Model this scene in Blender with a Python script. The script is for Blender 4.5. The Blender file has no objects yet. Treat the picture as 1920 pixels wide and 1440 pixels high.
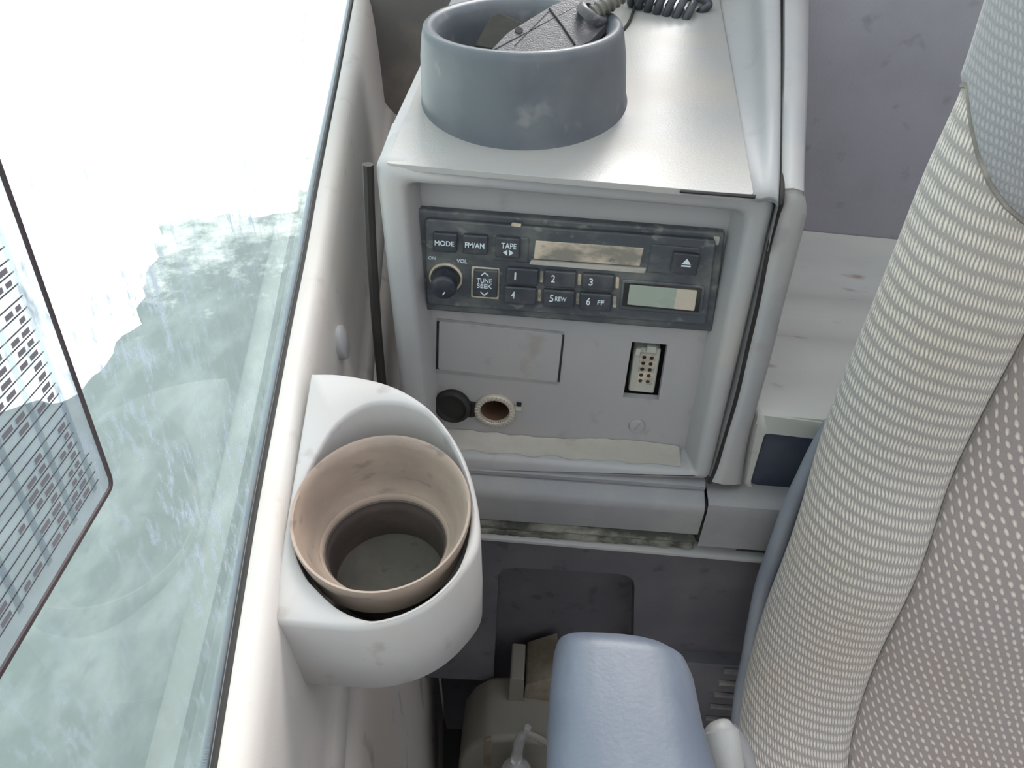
import bpy, bmesh, math, random
from mathutils import Vector, Matrix, noise
random.seed(4)
S = bpy.context.scene
COL = S.collection

# ------------------------------------------------------------------ camera
FPX = 1450.0
def _n(v): return Vector(v).normalized()
_dn = _n((1, -1780, -FPX)); _Z = -_dn
_h = _n((1, -0.0855, 0)); _X = (_h - _h.dot(_Z) * _Z).normalized(); _Y = _Z.cross(_X)
RM = Matrix((_X, _Y, _Z))                       # camera -> world rotation
cd = bpy.data.cameras.new('camera'); cam = bpy.data.objects.new('camera', cd); COL.objects.link(cam)
cam.matrix_world = RM.to_4x4()
cd.sensor_width = 36.0; cd.lens = 36.0 * FPX / 1920; cd.clip_start = 0.01; cd.clip_end = 200
S.camera = cam

# ------------------------------------------------------------------ view / world / sun
S.view_settings.view_transform = 'Standard'; S.view_settings.look = 'None'
S.view_settings.gamma = 1.0; S.view_settings.use_curve_mapping = False
S.view_settings.exposure = 0.85
W = bpy.data.worlds.new('sky'); S.world = W; W.use_nodes = True
wn = W.node_tree.nodes; wl = W.node_tree.links
bgn = wn['Background']
tc = wn.new('ShaderNodeTexCoord'); sx = wn.new('ShaderNodeSeparateXYZ'); rp = wn.new('ShaderNodeValToRGB')
wl.new(tc.outputs['Generated'], sx.inputs[0]); wl.new(sx.outputs['Z'], rp.inputs[0])
rp.color_ramp.elements[0].position = 0.0; rp.color_ramp.elements[0].color = (0.42, 0.41, 0.40, 1)
rp.color_ramp.elements[1].position = 0.25; rp.color_ramp.elements[1].color = (0.75, 0.78, 0.82, 1)
e = rp.color_ramp.elements.new(1.0); e.color = (.95, .97, 1.02, 1)
wl.new(rp.outputs[0], bgn.inputs['Color']); bgn.inputs['Strength'].default_value = 1.5
sd = bpy.data.lights.new('sun', 'SUN'); sd.energy = 2.2; sd.angle = math.radians(24); sd.color = (1, .97, .93)
sun = bpy.data.objects.new('sun', sd); COL.objects.link(sun)
_r = (RM @ Vector((1230-960, -(500-720), -FPX))).normalized(); _ln = _n((0, -0.105, 1))
SUND = _r - 2*_r.dot(_ln)*_ln                      # stands in the sky behind the cab so that the lid's front mirrors it
sun.rotation_euler = (-SUND).to_track_quat('-Z', 'Y').to_euler()

# ------------------------------------------------------------------ geometry helpers
def ray(u, v): return RM @ Vector(((u - 960), -(v - 720), -FPX))
def onp(u, v, p, nn):
    r = ray(u, v); nn = Vector(nn); return r * (Vector(p).dot(nn) / r.dot(nn))
def Yp(u, v, y): return onp(u, v, (0, y, 0), (0, 1, 0))
def Zp(u, v, z): return onp(u, v, (0, 0, z), (0, 0, 1))
def Xp(u, v, x): return onp(u, v, (x, 0, 0), (1, 0, 0))

def empty(name, loc=(0, 0, 0)):
    o = bpy.data.objects.new(name, None); o.empty_display_size = .02; o.location = loc; COL.objects.link(o); return o
def tag(o, label=None, cat=None, group=None, kind=None):
    if label: o['label'] = label
    if cat: o['category'] = cat
    if group: o['group'] = group
    if kind: o['kind'] = kind
    return o
def wloc(o):
    v = Vector(o.location)
    while o.parent: o = o.parent; v += Vector(o.location)
    return v
def link(name, me, mat, parent=None, smooth=True, bevel=0, seg=2, ang=40):
    o = bpy.data.objects.new(name, me); COL.objects.link(o)
    if mat: me.materials.clear(); me.materials.append(mat)
    if parent:
        me.transform(Matrix.Translation(-wloc(parent))); o.parent = parent
    for p in me.polygons: p.use_smooth = smooth
    if bevel:
        b = o.modifiers.new('b', 'BEVEL'); b.width = bevel; b.segments = seg; b.limit_method = 'ANGLE'; b.angle_limit = math.radians(35)
        b.harden_normals = False
    if smooth:
        try: me.set_sharp_from_angle(angle=math.radians(ang))
        except Exception: pass
    return o
class MB:
    def __init__(s): s.v = []; s.f = []
    def add(s, vs, fs):
        k = len(s.v); s.v += [Vector(a) for a in vs]; s.f += [tuple(i + k for i in f) for f in fs]; return s
    def box(s, x0, x1, y0, y1, z0, z1):
        return s.add([(x0,y0,z0),(x1,y0,z0),(x1,y1,z0),(x0,y1,z0),(x0,y0,z1),(x1,y0,z1),(x1,y1,z1),(x0,y1,z1)],
                     [(0,3,2,1),(4,5,6,7),(0,1,5,4),(1,2,6,5),(2,3,7,6),(3,0,4,7)])
    def prism(s, poly, ex):
        n = len(poly); ex = Vector(ex)
        return s.add(list(poly) + [Vector(p) + ex for p in poly],
                     [tuple(range(n)), tuple(reversed(range(n, 2*n)))] + [(i, i+n, (i+1) % n + n, (i+1) % n) for i in range(n)])
    def loft(s, loops, closed=True, cap0=False, cap1=False):
        n = len(loops[0]); vs = [p for l in loops for p in l]; fs = []
        for k in range(len(loops) - 1):
            for i in range(n if closed else n - 1):
                j = (i + 1) % n; fs.append((k*n+i, k*n+j, (k+1)*n+j, (k+1)*n+i))
        if cap0: fs.append(tuple(reversed(range(n))))
        if cap1: fs.append(tuple((len(loops)-1)*n + i for i in range(n)))
        return s.add(vs, fs)
    def revolve(s, prof, c=(0,0,0), axis=(0,0,1), n=64, cap0=False, cap1=False):
        q = _n(axis).to_track_quat('Z', 'Y'); c = Vector(c)
        loops = [[c + q @ Vector((r*math.cos(2*math.pi*i/n), r*math.sin(2*math.pi*i/n), h)) for i in range(n)] for r, h in prof]
        return s.loft(loops, True, cap0, cap1)
    def tube(s, pts, r, n=10, caps=True):
        pts = [Vector(p) for p in pts]; loops = []; up = None
        for i, p in enumerate(pts):
            t = (pts[min(i+1, len(pts)-1)] - pts[max(i-1, 0)]).normalized()
            if up is None:
                up = t.orthogonal().normalized()
            up = (up - up.dot(t) * t).normalized(); w = t.cross(up)
            rr = r[i] if isinstance(r, (list, tuple)) else r
            loops.append([p + rr*(math.cos(2*math.pi*k/n)*up + math.sin(2*math.pi*k/n)*w) for k in range(n)])
        return s.loft(loops, True, caps, caps)
    def mesh(s, name='m', fix=True):
        me = bpy.data.meshes.new(name); me.from_pydata([tuple(v) for v in s.v], [], s.f); me.update()
        if fix:
            bm = bmesh.new(); bm.from_mesh(me); bmesh.ops.recalc_face_normals(bm, faces=bm.faces); bm.to_mesh(me); bm.free()
        return me
    def build(s, name, mat, parent=None, **k): return link(name, s.mesh(name), mat, parent, **k)

def roundpoly(pts, r, seg=6):
    """polygon with each corner rounded; r one value or one per corner"""
    out = []; n = len(pts); pts = [Vector(p) for p in pts]
    for i, p in enumerate(pts):
        rr = r[i] if isinstance(r, (list, tuple)) else r
        a = (pts[i-1] - p); b = (pts[(i+1) % n] - p)
        d = min(rr, a.length*.49, b.length*.49); a.normalize(); b.normalize()
        p0 = p + a*d; p2 = p + b*d
        for k in range(seg + 1):
            t = k/seg; out.append((1-t)**2*p0 + 2*t*(1-t)*p + t*t*p2)
    return out
def catmull(pts, k=6, closed=False):
    pts = [Vector(p) for p in pts]; n = len(pts); out = []
    for i in range(n if closed else n - 1):
        if closed: a, b, c, d = pts[i-1], pts[i], pts[(i+1) % n], pts[(i+2) % n]
        else: a, b, c, d = pts[max(i-1, 0)], pts[i], pts[i+1], pts[min(i+2, n-1)]
        for j in range(k):
            t = j/k
            out.append(.5*((2*b) + (c-a)*t + (2*a-5*b+4*c-d)*t*t + (3*b-a-3*c+d)*t**3))
    if not closed: out.append(pts[-1])
    return out
def shrink(loop, d):
    """inset a planar loop by moving each vertex along the averaged inward edge normal (in its own plane)"""
    n = len(loop); c = sum(loop, Vector()) / n
    nn = Vector((0,0,0))
    for i in range(n): nn += (loop[i]-c).cross(loop[(i+1) % n]-c)
    nn.normalize(); out = []
    for i in range(n):
        a = loop[i] - loop[i-1]; b = loop[(i+1) % n] - loop[i]
        if a.length < 1e-9: a = b
        if b.length < 1e-9: b = a
        t = (a.normalized() + b.normalized())
        if t.length < 1e-9: t = a
        m = nn.cross(t.normalized())
        out.append(loop[i] + m*d)
    return out
def cutout(o, cutters):
    for c in cutters:
        m = o.modifiers.new('cut', 'BOOLEAN'); m.operation = 'DIFFERENCE'; m.solver = 'EXACT'; m.object = c
    dg = bpy.context.evaluated_depsgraph_get(); dg.update()
    me = bpy.data.meshes.new_from_object(o.evaluated_get(dg))
    o.modifiers.clear(); o.data = me
    for c in cutters: bpy.data.objects.remove(c)
    for p in me.polygons: p.use_smooth = True
    try: me.set_sharp_from_angle(angle=math.radians(30))
    except Exception: pass
    return o
def text(name, body, size, pos, xdir, ydir, mat, parent, ex=.00012, align='CENTER', shear=0, sx=1.0, bold=0):
    cu = bpy.data.curves.new(name, 'FONT'); cu.body = body; cu.size = size; cu.extrude = ex; cu.offset = bold
    cu.align_x = align; cu.align_y = 'CENTER'; cu.shear = shear
    t = bpy.data.objects.new(name, cu); COL.objects.link(t)
    dg = bpy.context.evaluated_depsgraph_get(); dg.update()
    me = bpy.data.meshes.new_from_object(t.evaluated_get(dg)); bpy.data.objects.remove(t)
    x = _n(xdir); y = Vector(ydir); y = (y - y.dot(x)*x).normalized(); z = x.cross(y)
    M = Matrix((x*sx, y, z)).transposed().to_4x4(); M.translation = Vector(pos)
    me.transform(M)
    return link(name, me, mat, parent, smooth=False)

# ------------------------------------------------------------------ materials
def mat(name, col, rough=.55, dust=(.50,.45,.38), amt=.3, scale=18, bump=.15, bscale=700, spots=0., spotcol=(.16,.15,.15), spec=.4, metal=0, stretch=(1,1,1), trans=0, coat=0, lo=.45, hi=.75):
    m = bpy.data.materials.new(name); m.use_nodes = True; N = m.node_tree.nodes; L = m.node_tree.links
    b = N['Principled BSDF']; tcn = N.new('ShaderNodeTexCoord'); mp = N.new('ShaderNodeMapping'); mp.inputs['Scale'].default_value = stretch
    L.new(tcn.outputs['Object'], mp.inputs[0])
    n1 = N.new('ShaderNodeTexNoise'); n1.inputs['Scale'].default_value = scale; n1.inputs['Detail'].default_value = 6; n1.inputs['Roughness'].default_value = .6
    L.new(mp.outputs[0], n1.inputs['Vector'])
    r1 = N.new('ShaderNodeMapRange'); r1.inputs['From Min'].default_value = lo; r1.inputs['From Max'].default_value = hi; r1.inputs['To Max'].default_value = amt
    L.new(n1.outputs[0], r1.inputs[0])
    mx = N.new('ShaderNodeMix'); mx.data_type = 'RGBA'; mx.inputs['A'].default_value = (*col, 1); mx.inputs['B'].default_value = (*dust, 1)
    L.new(r1.outputs[0], mx.inputs['Factor']); out = mx.outputs['Result']
    if spots:
        n2 = N.new('ShaderNodeTexNoise'); n2.inputs['Scale'].default_value = scale*3.1; n2.inputs['Detail'].default_value = 3
        L.new(mp.outputs[0], n2.inputs['Vector'])
        r2 = N.new('ShaderNodeMapRange'); r2.inputs['From Min'].default_value = .62; r2.inputs['From Max'].default_value = .72; r2.inputs['To Max'].default_value = spots
        L.new(n2.outputs[0], r2.inputs[0])
        m2 = N.new('ShaderNodeMix'); m2.data_type = 'RGBA'; m2.inputs['B'].default_value = (*spotcol, 1)
        L.new(out, m2.inputs['A']); L.new(r2.outputs[0], m2.inputs['Factor']); out = m2.outputs['Result']
    L.new(out, b.inputs['Base Color'])
    rr = N.new('ShaderNodeMapRange'); rr.inputs['To Min'].default_value = max(rough-.08, .02); rr.inputs['To Max'].default_value = min(rough+.15, 1)
    L.new(n1.outputs[0], rr.inputs[0]); L.new(rr.outputs[0], b.inputs['Roughness'])
    b.inputs['Specular IOR Level'].default_value = spec; b.inputs['Metallic'].default_value = metal; b.inputs['Transmission Weight'].default_value = trans
    b.inputs['Coat Weight'].default_value = coat
    if bump:
        n3 = N.new('ShaderNodeTexNoise'); n3.inputs['Scale'].default_value = bscale; n3.inputs['Detail'].default_value = 2
        L.new(tcn.outputs['Object'], n3.inputs['Vector'])
        bp = N.new('ShaderNodeBump'); bp.inputs['Strength'].default_value = bump; bp.inputs['Distance'].default_value = .0006
        L.new(n3.outputs[0], bp.inputs['Height']); L.new(bp.outputs[0], b.inputs['Normal'])
    return m
M = {}
M['sill'] = mat('pale trim plastic', (.44,.415,.395), .5, amt=.35, dust=(.47,.40,.34), spots=.3, spotcol=(.25,.2,.18), scale=14)
M['liner_panel'] = mat('lower trim plastic', (.36,.33,.31), .6, amt=.6, dust=(.42,.34,.28), spots=.5, spotcol=(.10,.09,.09), scale=12, stretch=(1,1,.4))
M['console'] = mat('console plastic', (.30,.30,.305), .42, amt=.45, dust=(.40,.36,.31), scale=11, spots=.25, spotcol=(.2,.17,.15))
M['top'] = mat('console lid plastic', (.27,.265,.255), .33, amt=.6, dust=(.33,.285,.23), scale=9, spots=.35, spotcol=(.2,.21,.25), stretch=(.8,1.3,1))
M['face'] = mat('face panel plastic', (.285,.28,.285), .5, amt=.35, dust=(.34,.30,.26), scale=14, spots=.4, spotcol=(.2,.165,.145))
M['skirt'] = mat('skirt plastic', (.20,.20,.21), .45, amt=.45, dust=(.38,.35,.30), scale=10, spots=.2)
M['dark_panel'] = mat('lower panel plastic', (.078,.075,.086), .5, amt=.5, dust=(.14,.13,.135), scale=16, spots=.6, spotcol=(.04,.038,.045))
M['beige_dirt'] = mat('caked dust', (.32,.30,.265), .9, amt=.9, dust=(.47,.44,.40), scale=14, bump=.5, bscale=300, spots=.7, spotcol=(.22,.19,.15), stretch=(.6,1,1))
M['rear'] = mat('rear wall vinyl', (.32,.305,.335), .6, amt=.7, dust=(.25,.24,.25), scale=12, spots=.45, spotcol=(.14,.13,.135), bump=.3, bscale=500)
M['shelf'] = mat('shelf plastic', (.40,.395,.37), .55, amt=.8, dust=(.33,.335,.335), scale=9, spots=.9, spotcol=(.21,.165,.13), stretch=(.7,1.5,1))
M['navy'] = mat('navy pad', (.028,.034,.055), .7, amt=.25, dust=(.12,.12,.12), scale=20)
M['backdark'] = mat('brown back trim', (.10,.092,.085), .6, amt=.8, dust=(.21,.175,.145), scale=12, spots=.4)
M['cup'] = mat('blue grey rubbery plastic', (.075,.085,.098), .38, amt=.5, dust=(.17,.17,.175), scale=13, spots=.35, spotcol=(.27,.26,.25), bump=.12)
M['bracket'] = mat('cup holder plastic', (.37,.355,.35), .42, amt=.4, dust=(.37,.32,.27), scale=19, spots=.5, spotcol=(.24,.2,.19), bump=.05)
M['inner_shade'] = mat('shade-darkened inner cup', (.06,.048,.043), .5, amt=.6, dust=(.13,.10,.085), scale=22, stretch=(1,1,2.5), spots=.3, spotcol=(.02,.02,.02))  # dark brown mostly paints the shade inside the liner below its neck
M['linerc'] = mat('dirty brown liner', (.215,.17,.14), .55, amt=.8, dust=(.33,.25,.195), scale=16, spots=.6, spotcol=(.12,.09,.08), stretch=(1,1,2.2), lo=.35, hi=.65)
M['cupfloor'] = mat('cup floor dirt', (.075,.07,.058), .9, amt=.6, dust=(.13,.12,.10), scale=40, bump=.5, bscale=300, spots=.6, spotcol=(.04,.04,.035))
M['radio'] = mat('radio charcoal plastic', (.055,.061,.070), .42, amt=.7, dust=(.20,.20,.18), scale=30, spots=.4, spotcol=(.26,.26,.23), bump=.1, stretch=(1,1,1.6), lo=.45, hi=.8)
M['button'] = mat('radio button plastic', (.036,.040,.048), .4, amt=.4, dust=(.16,.16,.155), scale=45, bump=.05)
M['knob'] = mat('radio knob plastic', (.012,.016,.026), .35, amt=.1, scale=40, bump=.03)
M['radio_dust'] = mat('dusty cassette flap', (.20,.185,.155), .8, amt=1.0, dust=(.50,.42,.33), scale=35, spots=.5, spotcol=(.07,.07,.07), stretch=(1,1,2), lo=.4, hi=.6)
M['ink'] = mat('pale legend ink', (.55,.62,.66), .6, amt=.15, bump=0, scale=60)
M['lcd'] = mat('grey green liquid crystal', (.27,.31,.26), .25, amt=.25, dust=(.33,.34,.28), scale=25, bump=0)
M['lcdpink'] = mat('faded display corner', (.46,.39,.32), .3, amt=.6, dust=(.36,.36,.30), scale=60, bump=0)
M['black'] = mat('black gap', (.008,.008,.009), .8, amt=.1, bump=0)
M['rubber'] = mat('dark rubber', (.014,.012,.011), .65, amt=.3, dust=(.05,.043,.037), scale=40)
M['brown'] = mat('brown socket barrel', (.09,.05,.032), .5, amt=.6, dust=(.15,.09,.06), scale=60)
M['ringmetal'] = mat('dusty socket ring', (.42,.38,.32), .45, amt=.5, scale=80, metal=.3)
M['conn'] = mat('grey green connector plastic', (.33,.34,.30), .5, amt=.4, scale=80)
M['armrest'] = mat('armrest vinyl', (.085,.10,.13), .36, amt=.5, dust=(.16,.175,.205), scale=22, bump=.15, bscale=450, stretch=(1.6,.6,1))
M['mic'] = mat('microphone plastic', (.052,.050,.056), .38, amt=.6, dust=(.12,.115,.115), scale=60, spots=.5, spotcol=(.19,.18,.18), bump=.4, bscale=900)
M['micdark'] = mat('dark microphone plastic', (.018,.018,.016), .75, spec=.15, amt=.4, dust=(.05,.05,.045), scale=60)
M['cord'] = mat('coiled cord rubber', (.035,.038,.045), .35, amt=.25, dust=(.1,.1,.1), scale=60, bump=0)
M['relief'] = mat('dirty strain relief', (.10,.095,.085), .6, amt=.7, dust=(.22,.2,.17), scale=120)
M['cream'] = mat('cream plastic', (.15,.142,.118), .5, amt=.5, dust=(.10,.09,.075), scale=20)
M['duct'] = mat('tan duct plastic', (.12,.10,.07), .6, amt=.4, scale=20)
M['white'] = mat('white plastic', (.30,.30,.295), .4, amt=.3, scale=30)
M['clear'] = mat('clear plastic', (.8,.8,.8), .08, amt=.05, bump=0, trans=.85)
M['foam'] = mat('dirty foam strip', (.05,.05,.042), .9, amt=.9, dust=(.24,.235,.2), scale=60, bump=.9, bscale=260, stretch=(.5,1,1), lo=.42, hi=.62)
M['roof'] = mat('headliner', (.42,.42,.42), .9, amt=.1)
M['shell'] = mat('seat shell vinyl', (.20,.22,.26), .45, amt=.3, dust=(.3,.3,.3), scale=20)
M['floor'] = mat('floor mat', (.03,.03,.03), .8, amt=.5, dust=(.08,.07,.06), scale=8)
M['ground'] = mat('pale dusty ground', (.86,.84,.80), .95, amt=.5, dust=(.8,.78,.74), scale=.6, bump=0, spots=.12, spotcol=(.5,.5,.52))

def glass_mat():
    m = bpy.data.materials.new('tinted dirty glass'); m.use_nodes = True; N = m.node_tree.nodes; L = m.node_tree.links
    N.remove(N['Principled BSDF']); o = N['Material Output']
    tr = N.new('ShaderNodeBsdfTransparent'); tr.inputs[0].default_value = (.84,.965,.94,1)
    gl = N.new('ShaderNodeBsdfGlossy'); gl.inputs['Roughness'].default_value = .015; gl.inputs[0].default_value = (.9,1,.97,1)
    fr = N.new('ShaderNodeFresnel'); fr.inputs[0].default_value = 1.36
    mx = N.new('ShaderNodeMixShader'); L.new(fr.outputs[0], mx.inputs[0]); L.new(tr.outputs[0], mx.inputs[1]); L.new(gl.outputs[0], mx.inputs[2])
    df = N.new('ShaderNodeBsdfDiffuse'); df.inputs[0].default_value = (.24,.28,.31,1)
    tl = N.new('ShaderNodeBsdfTranslucent'); tl.inputs[0].default_value = (.15,.18,.21,1)
    dm = N.new('ShaderNodeAddShader'); L.new(df.outputs[0], dm.inputs[0]); L.new(tl.outputs[0], dm.inputs[1])
    tcn = N.new('ShaderNodeTexCoord')
    a = N.new('ShaderNodeTexNoise'); a.inputs['Scale'].default_value = 9; a.inputs['Detail'].default_value = 2; L.new(tcn.outputs['Object'], a.inputs['Vector'])
    mp = N.new('ShaderNodeMapping'); mp.inputs['Rotation'].default_value = (.5,0,0); mp.inputs['Scale'].default_value = (1,1,.45); L.new(tcn.outputs['Object'], mp.inputs[0])
    b = N.new('ShaderNodeTexNoise'); b.inputs['Scale'].default_value = 150; b.inputs['Detail'].default_value = 6; b.inputs['Roughness'].default_value = .65; L.new(mp.outputs[0], b.inputs['Vector'])
    ra = N.new('ShaderNodeMapRange'); ra.inputs['From Min'].default_value = .40; ra.inputs['From Max'].default_value = .68; L.new(a.outputs[0], ra.inputs[0])
    rb = N.new('ShaderNodeMapRange'); rb.inputs['From Min'].default_value = .50; rb.inputs['From Max'].default_value = .66; L.new(b.outputs[0], rb.inputs[0])
    mu = N.new('ShaderNodeMath'); mu.operation = 'MULTIPLY'; L.new(ra.outputs[0], mu.inputs[0]); L.new(rb.outputs[0], mu.inputs[1])
    m3 = N.new('ShaderNodeMath'); m3.operation = 'MULTIPLY_ADD'; m3.inputs[1].default_value = .92; m3.inputs[2].default_value = .025; L.new(mu.outputs[0], m3.inputs[0])
    m2 = N.new('ShaderNodeMixShader'); L.new(m3.outputs[0], m2.inputs[0]); L.new(mx.outputs[0], m2.inputs[1]); L.new(dm.outputs[0], m2.inputs[2])
    L.new(m2.outputs[0], o.inputs[0]); return m
M['glass'] = glass_mat()

def fabric(name, base, hi, su, sv, slant=.0, height=.0012, dot=1.0, dv_=1.0, skew=.16):
    """knitted cloth: rows of raised loops, driven by the seat's own UV in metres"""
    m = bpy.data.materials.new(name); m.use_nodes = True; N = m.node_tree.nodes; L = m.node_tree.links; b = N['Principled BSDF']
    def math_(op, a, c=None, d=None):
        n = N.new('ShaderNodeMath'); n.operation = op
        for i, q in enumerate((a, c, d)):
            if q is None: continue
            if isinstance(q, (int, float)): n.inputs[i].default_value = q
            else: L.new(q, n.inputs[i])
        return n.outputs[0]
    uv = N.new('ShaderNodeUVMap'); uv.uv_map = 'UVMap'
    nz = N.new('ShaderNodeTexNoise'); nz.inputs['Scale'].default_value = 60; nz.inputs['Detail'].default_value = 3; L.new(uv.outputs[0], nz.inputs['Vector'])
    sp = N.new('ShaderNodeSeparateXYZ'); L.new(uv.outputs[0], sp.inputs[0])
    wob = math_('MULTIPLY', math_('SUBTRACT', nz.outputs[0], .5), .0035)
    u = math_('ADD', sp.outputs['X'], wob); v = math_('ADD', math_('ADD', sp.outputs['Y'], wob), math_('MULTIPLY', sp.outputs['X'], skew))
    vv = math_('MULTIPLY', v, sv); uu = math_('ADD', math_('MULTIPLY', u, su), math_('MULTIPLY', vv, slant))
    sh = math_('MULTIPLY', math_('MODULO', math_('FLOOR', vv), 2.0), .5)
    cu_ = math_('SUBTRACT', math_('FRACT', math_('ADD', uu, sh)), .5)
    cv_ = math_('SUBTRACT', math_('FRACT', vv), .5)
    # slanted loops
    cu2 = math_('SUBTRACT', cu_, math_('MULTIPLY', cv_, -.35))
    du = math_('POWER', math_('MULTIPLY', cu2, 2.1*dot), 2); dv = math_('POWER', math_('MULTIPLY', cv_, 2.2*dv_), 2)
    hgt = math_('MAXIMUM', math_('SUBTRACT', 1.0, math_('ADD', du, dv)), 0.0); hgt = math_('POWER', hgt, .7)
    fine = N.new('ShaderNodeTexNoise'); fine.inputs['Scale'].default_value = 900; fine.inputs['Detail'].default_value = 2; L.new(uv.outputs[0], fine.inputs['Vector'])
    mxc = N.new('ShaderNodeMix'); mxc.data_type = 'RGBA'; mxc.inputs['A'].default_value = (*base, 1); mxc.inputs['B'].default_value = (*hi, 1)
    big = N.new('ShaderNodeTexNoise'); big.inputs['Scale'].default_value = 9; L.new(uv.outputs[0], big.inputs['Vector'])
    f2 = math_('MULTIPLY', hgt, math_('ADD', math_('MULTIPLY', fine.outputs[0], .9), .35)); L.new(f2, mxc.inputs['Factor'])
    tint = N.new('ShaderNodeMix'); tint.data_type = 'RGBA'; tint.blend_type = 'MULTIPLY'; tint.inputs['B'].default_value = (1.0,.93,.82,1)
    L.new(math_('MULTIPLY', math_('SUBTRACT', big.outputs[0], .3), 1.4), tint.inputs['Factor']); L.new(mxc.outputs['Result'], tint.inputs['A'])
    L.new(tint.outputs['Result'], b.inputs['Base Color']); b.inputs['Roughness'].default_value = .85
    b.inputs['Specular IOR Level'].default_value = .2; b.inputs['Sheen Weight'].default_value = .3
    hh = math_('ADD', math_('MULTIPLY', hgt, 1.0), math_('MULTIPLY', fine.outputs[0], .25))
    bp = N.new('ShaderNodeBump'); bp.inputs['Strength'].default_value = .8; bp.inputs['Distance'].default_value = height
    L.new(hh, bp.inputs['Height']); L.new(bp.outputs[0], b.inputs['Normal']); return m
M['fab_bolster'] = fabric('bolster knit', (.28,.262,.25), (.70,.645,.58), 345, 99, .15)
M['fab_center'] = fabric('centre knit', (.25,.22,.215), (.66,.58,.53), 134, 120, .1, dot=1.75, dv_=1.15, skew=.22)
M['fab_head'] = fabric('headrest knit', (.22,.22,.235), (.31,.31,.315), 330, 230, .2, height=.0005)
M['fab_seam'] = mat('seam thread cloth', (.17,.155,.14), .9, amt=.4, scale=80, bump=.8, bscale=400)

# ------------------------------------------------------------------ setting
g = MB().add([(-14,-10,-2.1),(8,-10,-2.1),(8,14,-2.1),(-14,14,-2.1)], [(0,1,2,3)]).build('ground', M['ground'], smooth=False); tag(g, kind='structure')
deckm = mat('shade-toned deck paint', (.135,.155,.15), .6, amt=.9, dust=(.23,.25,.245), scale=13, spots=.6, spotcol=(.13,.15,.155), bump=0, stretch=(1,.5,1))  # dark deck colour also carries the machine's shade outside the window
fl = MB().box(-.17,1.0,-.9,.93,-1.16,-1.12).build('floor', M['floor'], smooth=False); tag(fl, kind='structure')
ce = MB().box(-.26,1.0,-.9,-.1,.80,.86).box(-.26,-.1,-.1,.95,.80,.86).box(.7,1.0,-.1,.95,.80,.86).box(-.1,.7,.75,.95,.80,.86).build('unseen_ceiling', M['roof'], smooth=False); tag(ce, kind='structure')  # unseen roof; its hatch opening is shaped to let overhead sky light in

wf = MB().box(-.26,1.0,-.94,-.9,-1.16,.12).build('unseen_wall_front', M['roof'], smooth=False); tag(wf, kind='structure')  # unseen wall, added to cut low light coming from the front
wr_ = MB().box(1.0,1.04,-.94,.95,-1.16,-.02).build('unseen_wall_right', M['roof'], smooth=False); tag(wr_, kind='structure')  # unseen wall, added to block light bouncing up from the ground
# ------------------------------------------------------------------ left side: sill profile along the seal line
SN = Vector((0, -.15, 1)); SP = Vector((0, .25, -.31))
def Sp(u, v): return onp(u, v, SP, SN)
SA = Sp(663, 0); SB = Sp(405, 1440)
D = (SA - SB).normalized()                       # runs away from the viewer
INW = Vector((D.y, -D.x, 0)).normalized()                     # into the cab
seal_px = [(690,-150),(663,0),(632,165),(600,330),(572,485),(545,620),(512,795),(480,970),(442,1205),(405,1440),(360,1720)]
seal = catmull([Sp(u, v) for u, v in seal_px], 4)
def along(profile, pts, name, m, parent=None, **k):
    loops = [[p + INW*a + Vector((0,0,b)) for a, b in profile] for p in pts]
    return MB().loft(loops, closed=False).build(name, m, parent, **k)
prof = [(-.004,-.02),(-.001,-.002),(.001,.000),(.006,.001),(.0098,-.000),(.0125,-.003),(.0145,-.010),(.016,-.026),(.0175,-.060),(.0185,-.118),(.024,-.127),(.030,-.133)]
wl_ = along(prof, seal, 'wall_left', M['sill']); tag(wl_, kind='structure')
wl_.modifiers.new('s','SOLIDIFY').thickness = .003
# outer wall of the cab below the glass, lower trim and its pillar edge
tr2 = along([(.030,-.133),(.038,-.145),(.043,-.20),(.046,-.34),(.047,-.62),(.047,-.86)], seal, 'trim_1', M['liner_panel']); tag(tr2, kind='structure')
tr2.modifiers.new('s','SOLIDIFY').thickness = .003
# ribbed edging against the glass and the dark rubber line beside it
root = empty('window_seal', tuple(SB)); tag(root, 'dark rubber seal line with ribbed grey edging between glass and pale sill', 'seal')
MB().tube([p + INW*.000 + Vector((0,0,.0015)) for p in seal], .0021, 8).build('rubber_line', M['rubber'], root)
fine = catmull(seal, 44)
ribs = [.0022 if i % 2 else .0013 for i in range(len(fine))]
M['rib'] = mat('ribbed edging', (.36,.40,.43), .4, amt=.3, scale=60, bump=0)
MB().tube([p - INW*.0048 + Vector((0,0,.0005)) for p in fine], ribs, 6).build('ribbed_edging', M['rib'], root)
# glass pane (its plane goes straight up from the seal line)
GN = Vector((D.y, -D.x, 0)).normalized()
a = SB - D*.65 - GN*.0075; b = SA + D*.15 - GN*.0075
gp = link('window_1', MB().add([a+Vector((0,0,-.03)), b+Vector((0,0,-.03)), b+Vector((0,0,1.1)), a+Vector((0,0,1.1))], [(0,1,2,3)]).mesh('window_1', fix=False), M['glass'], smooth=False)
tag(gp, kind='structure')
def Gp(u, v, off=0): return onp(u, v, SB + GN*off, GN)

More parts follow.
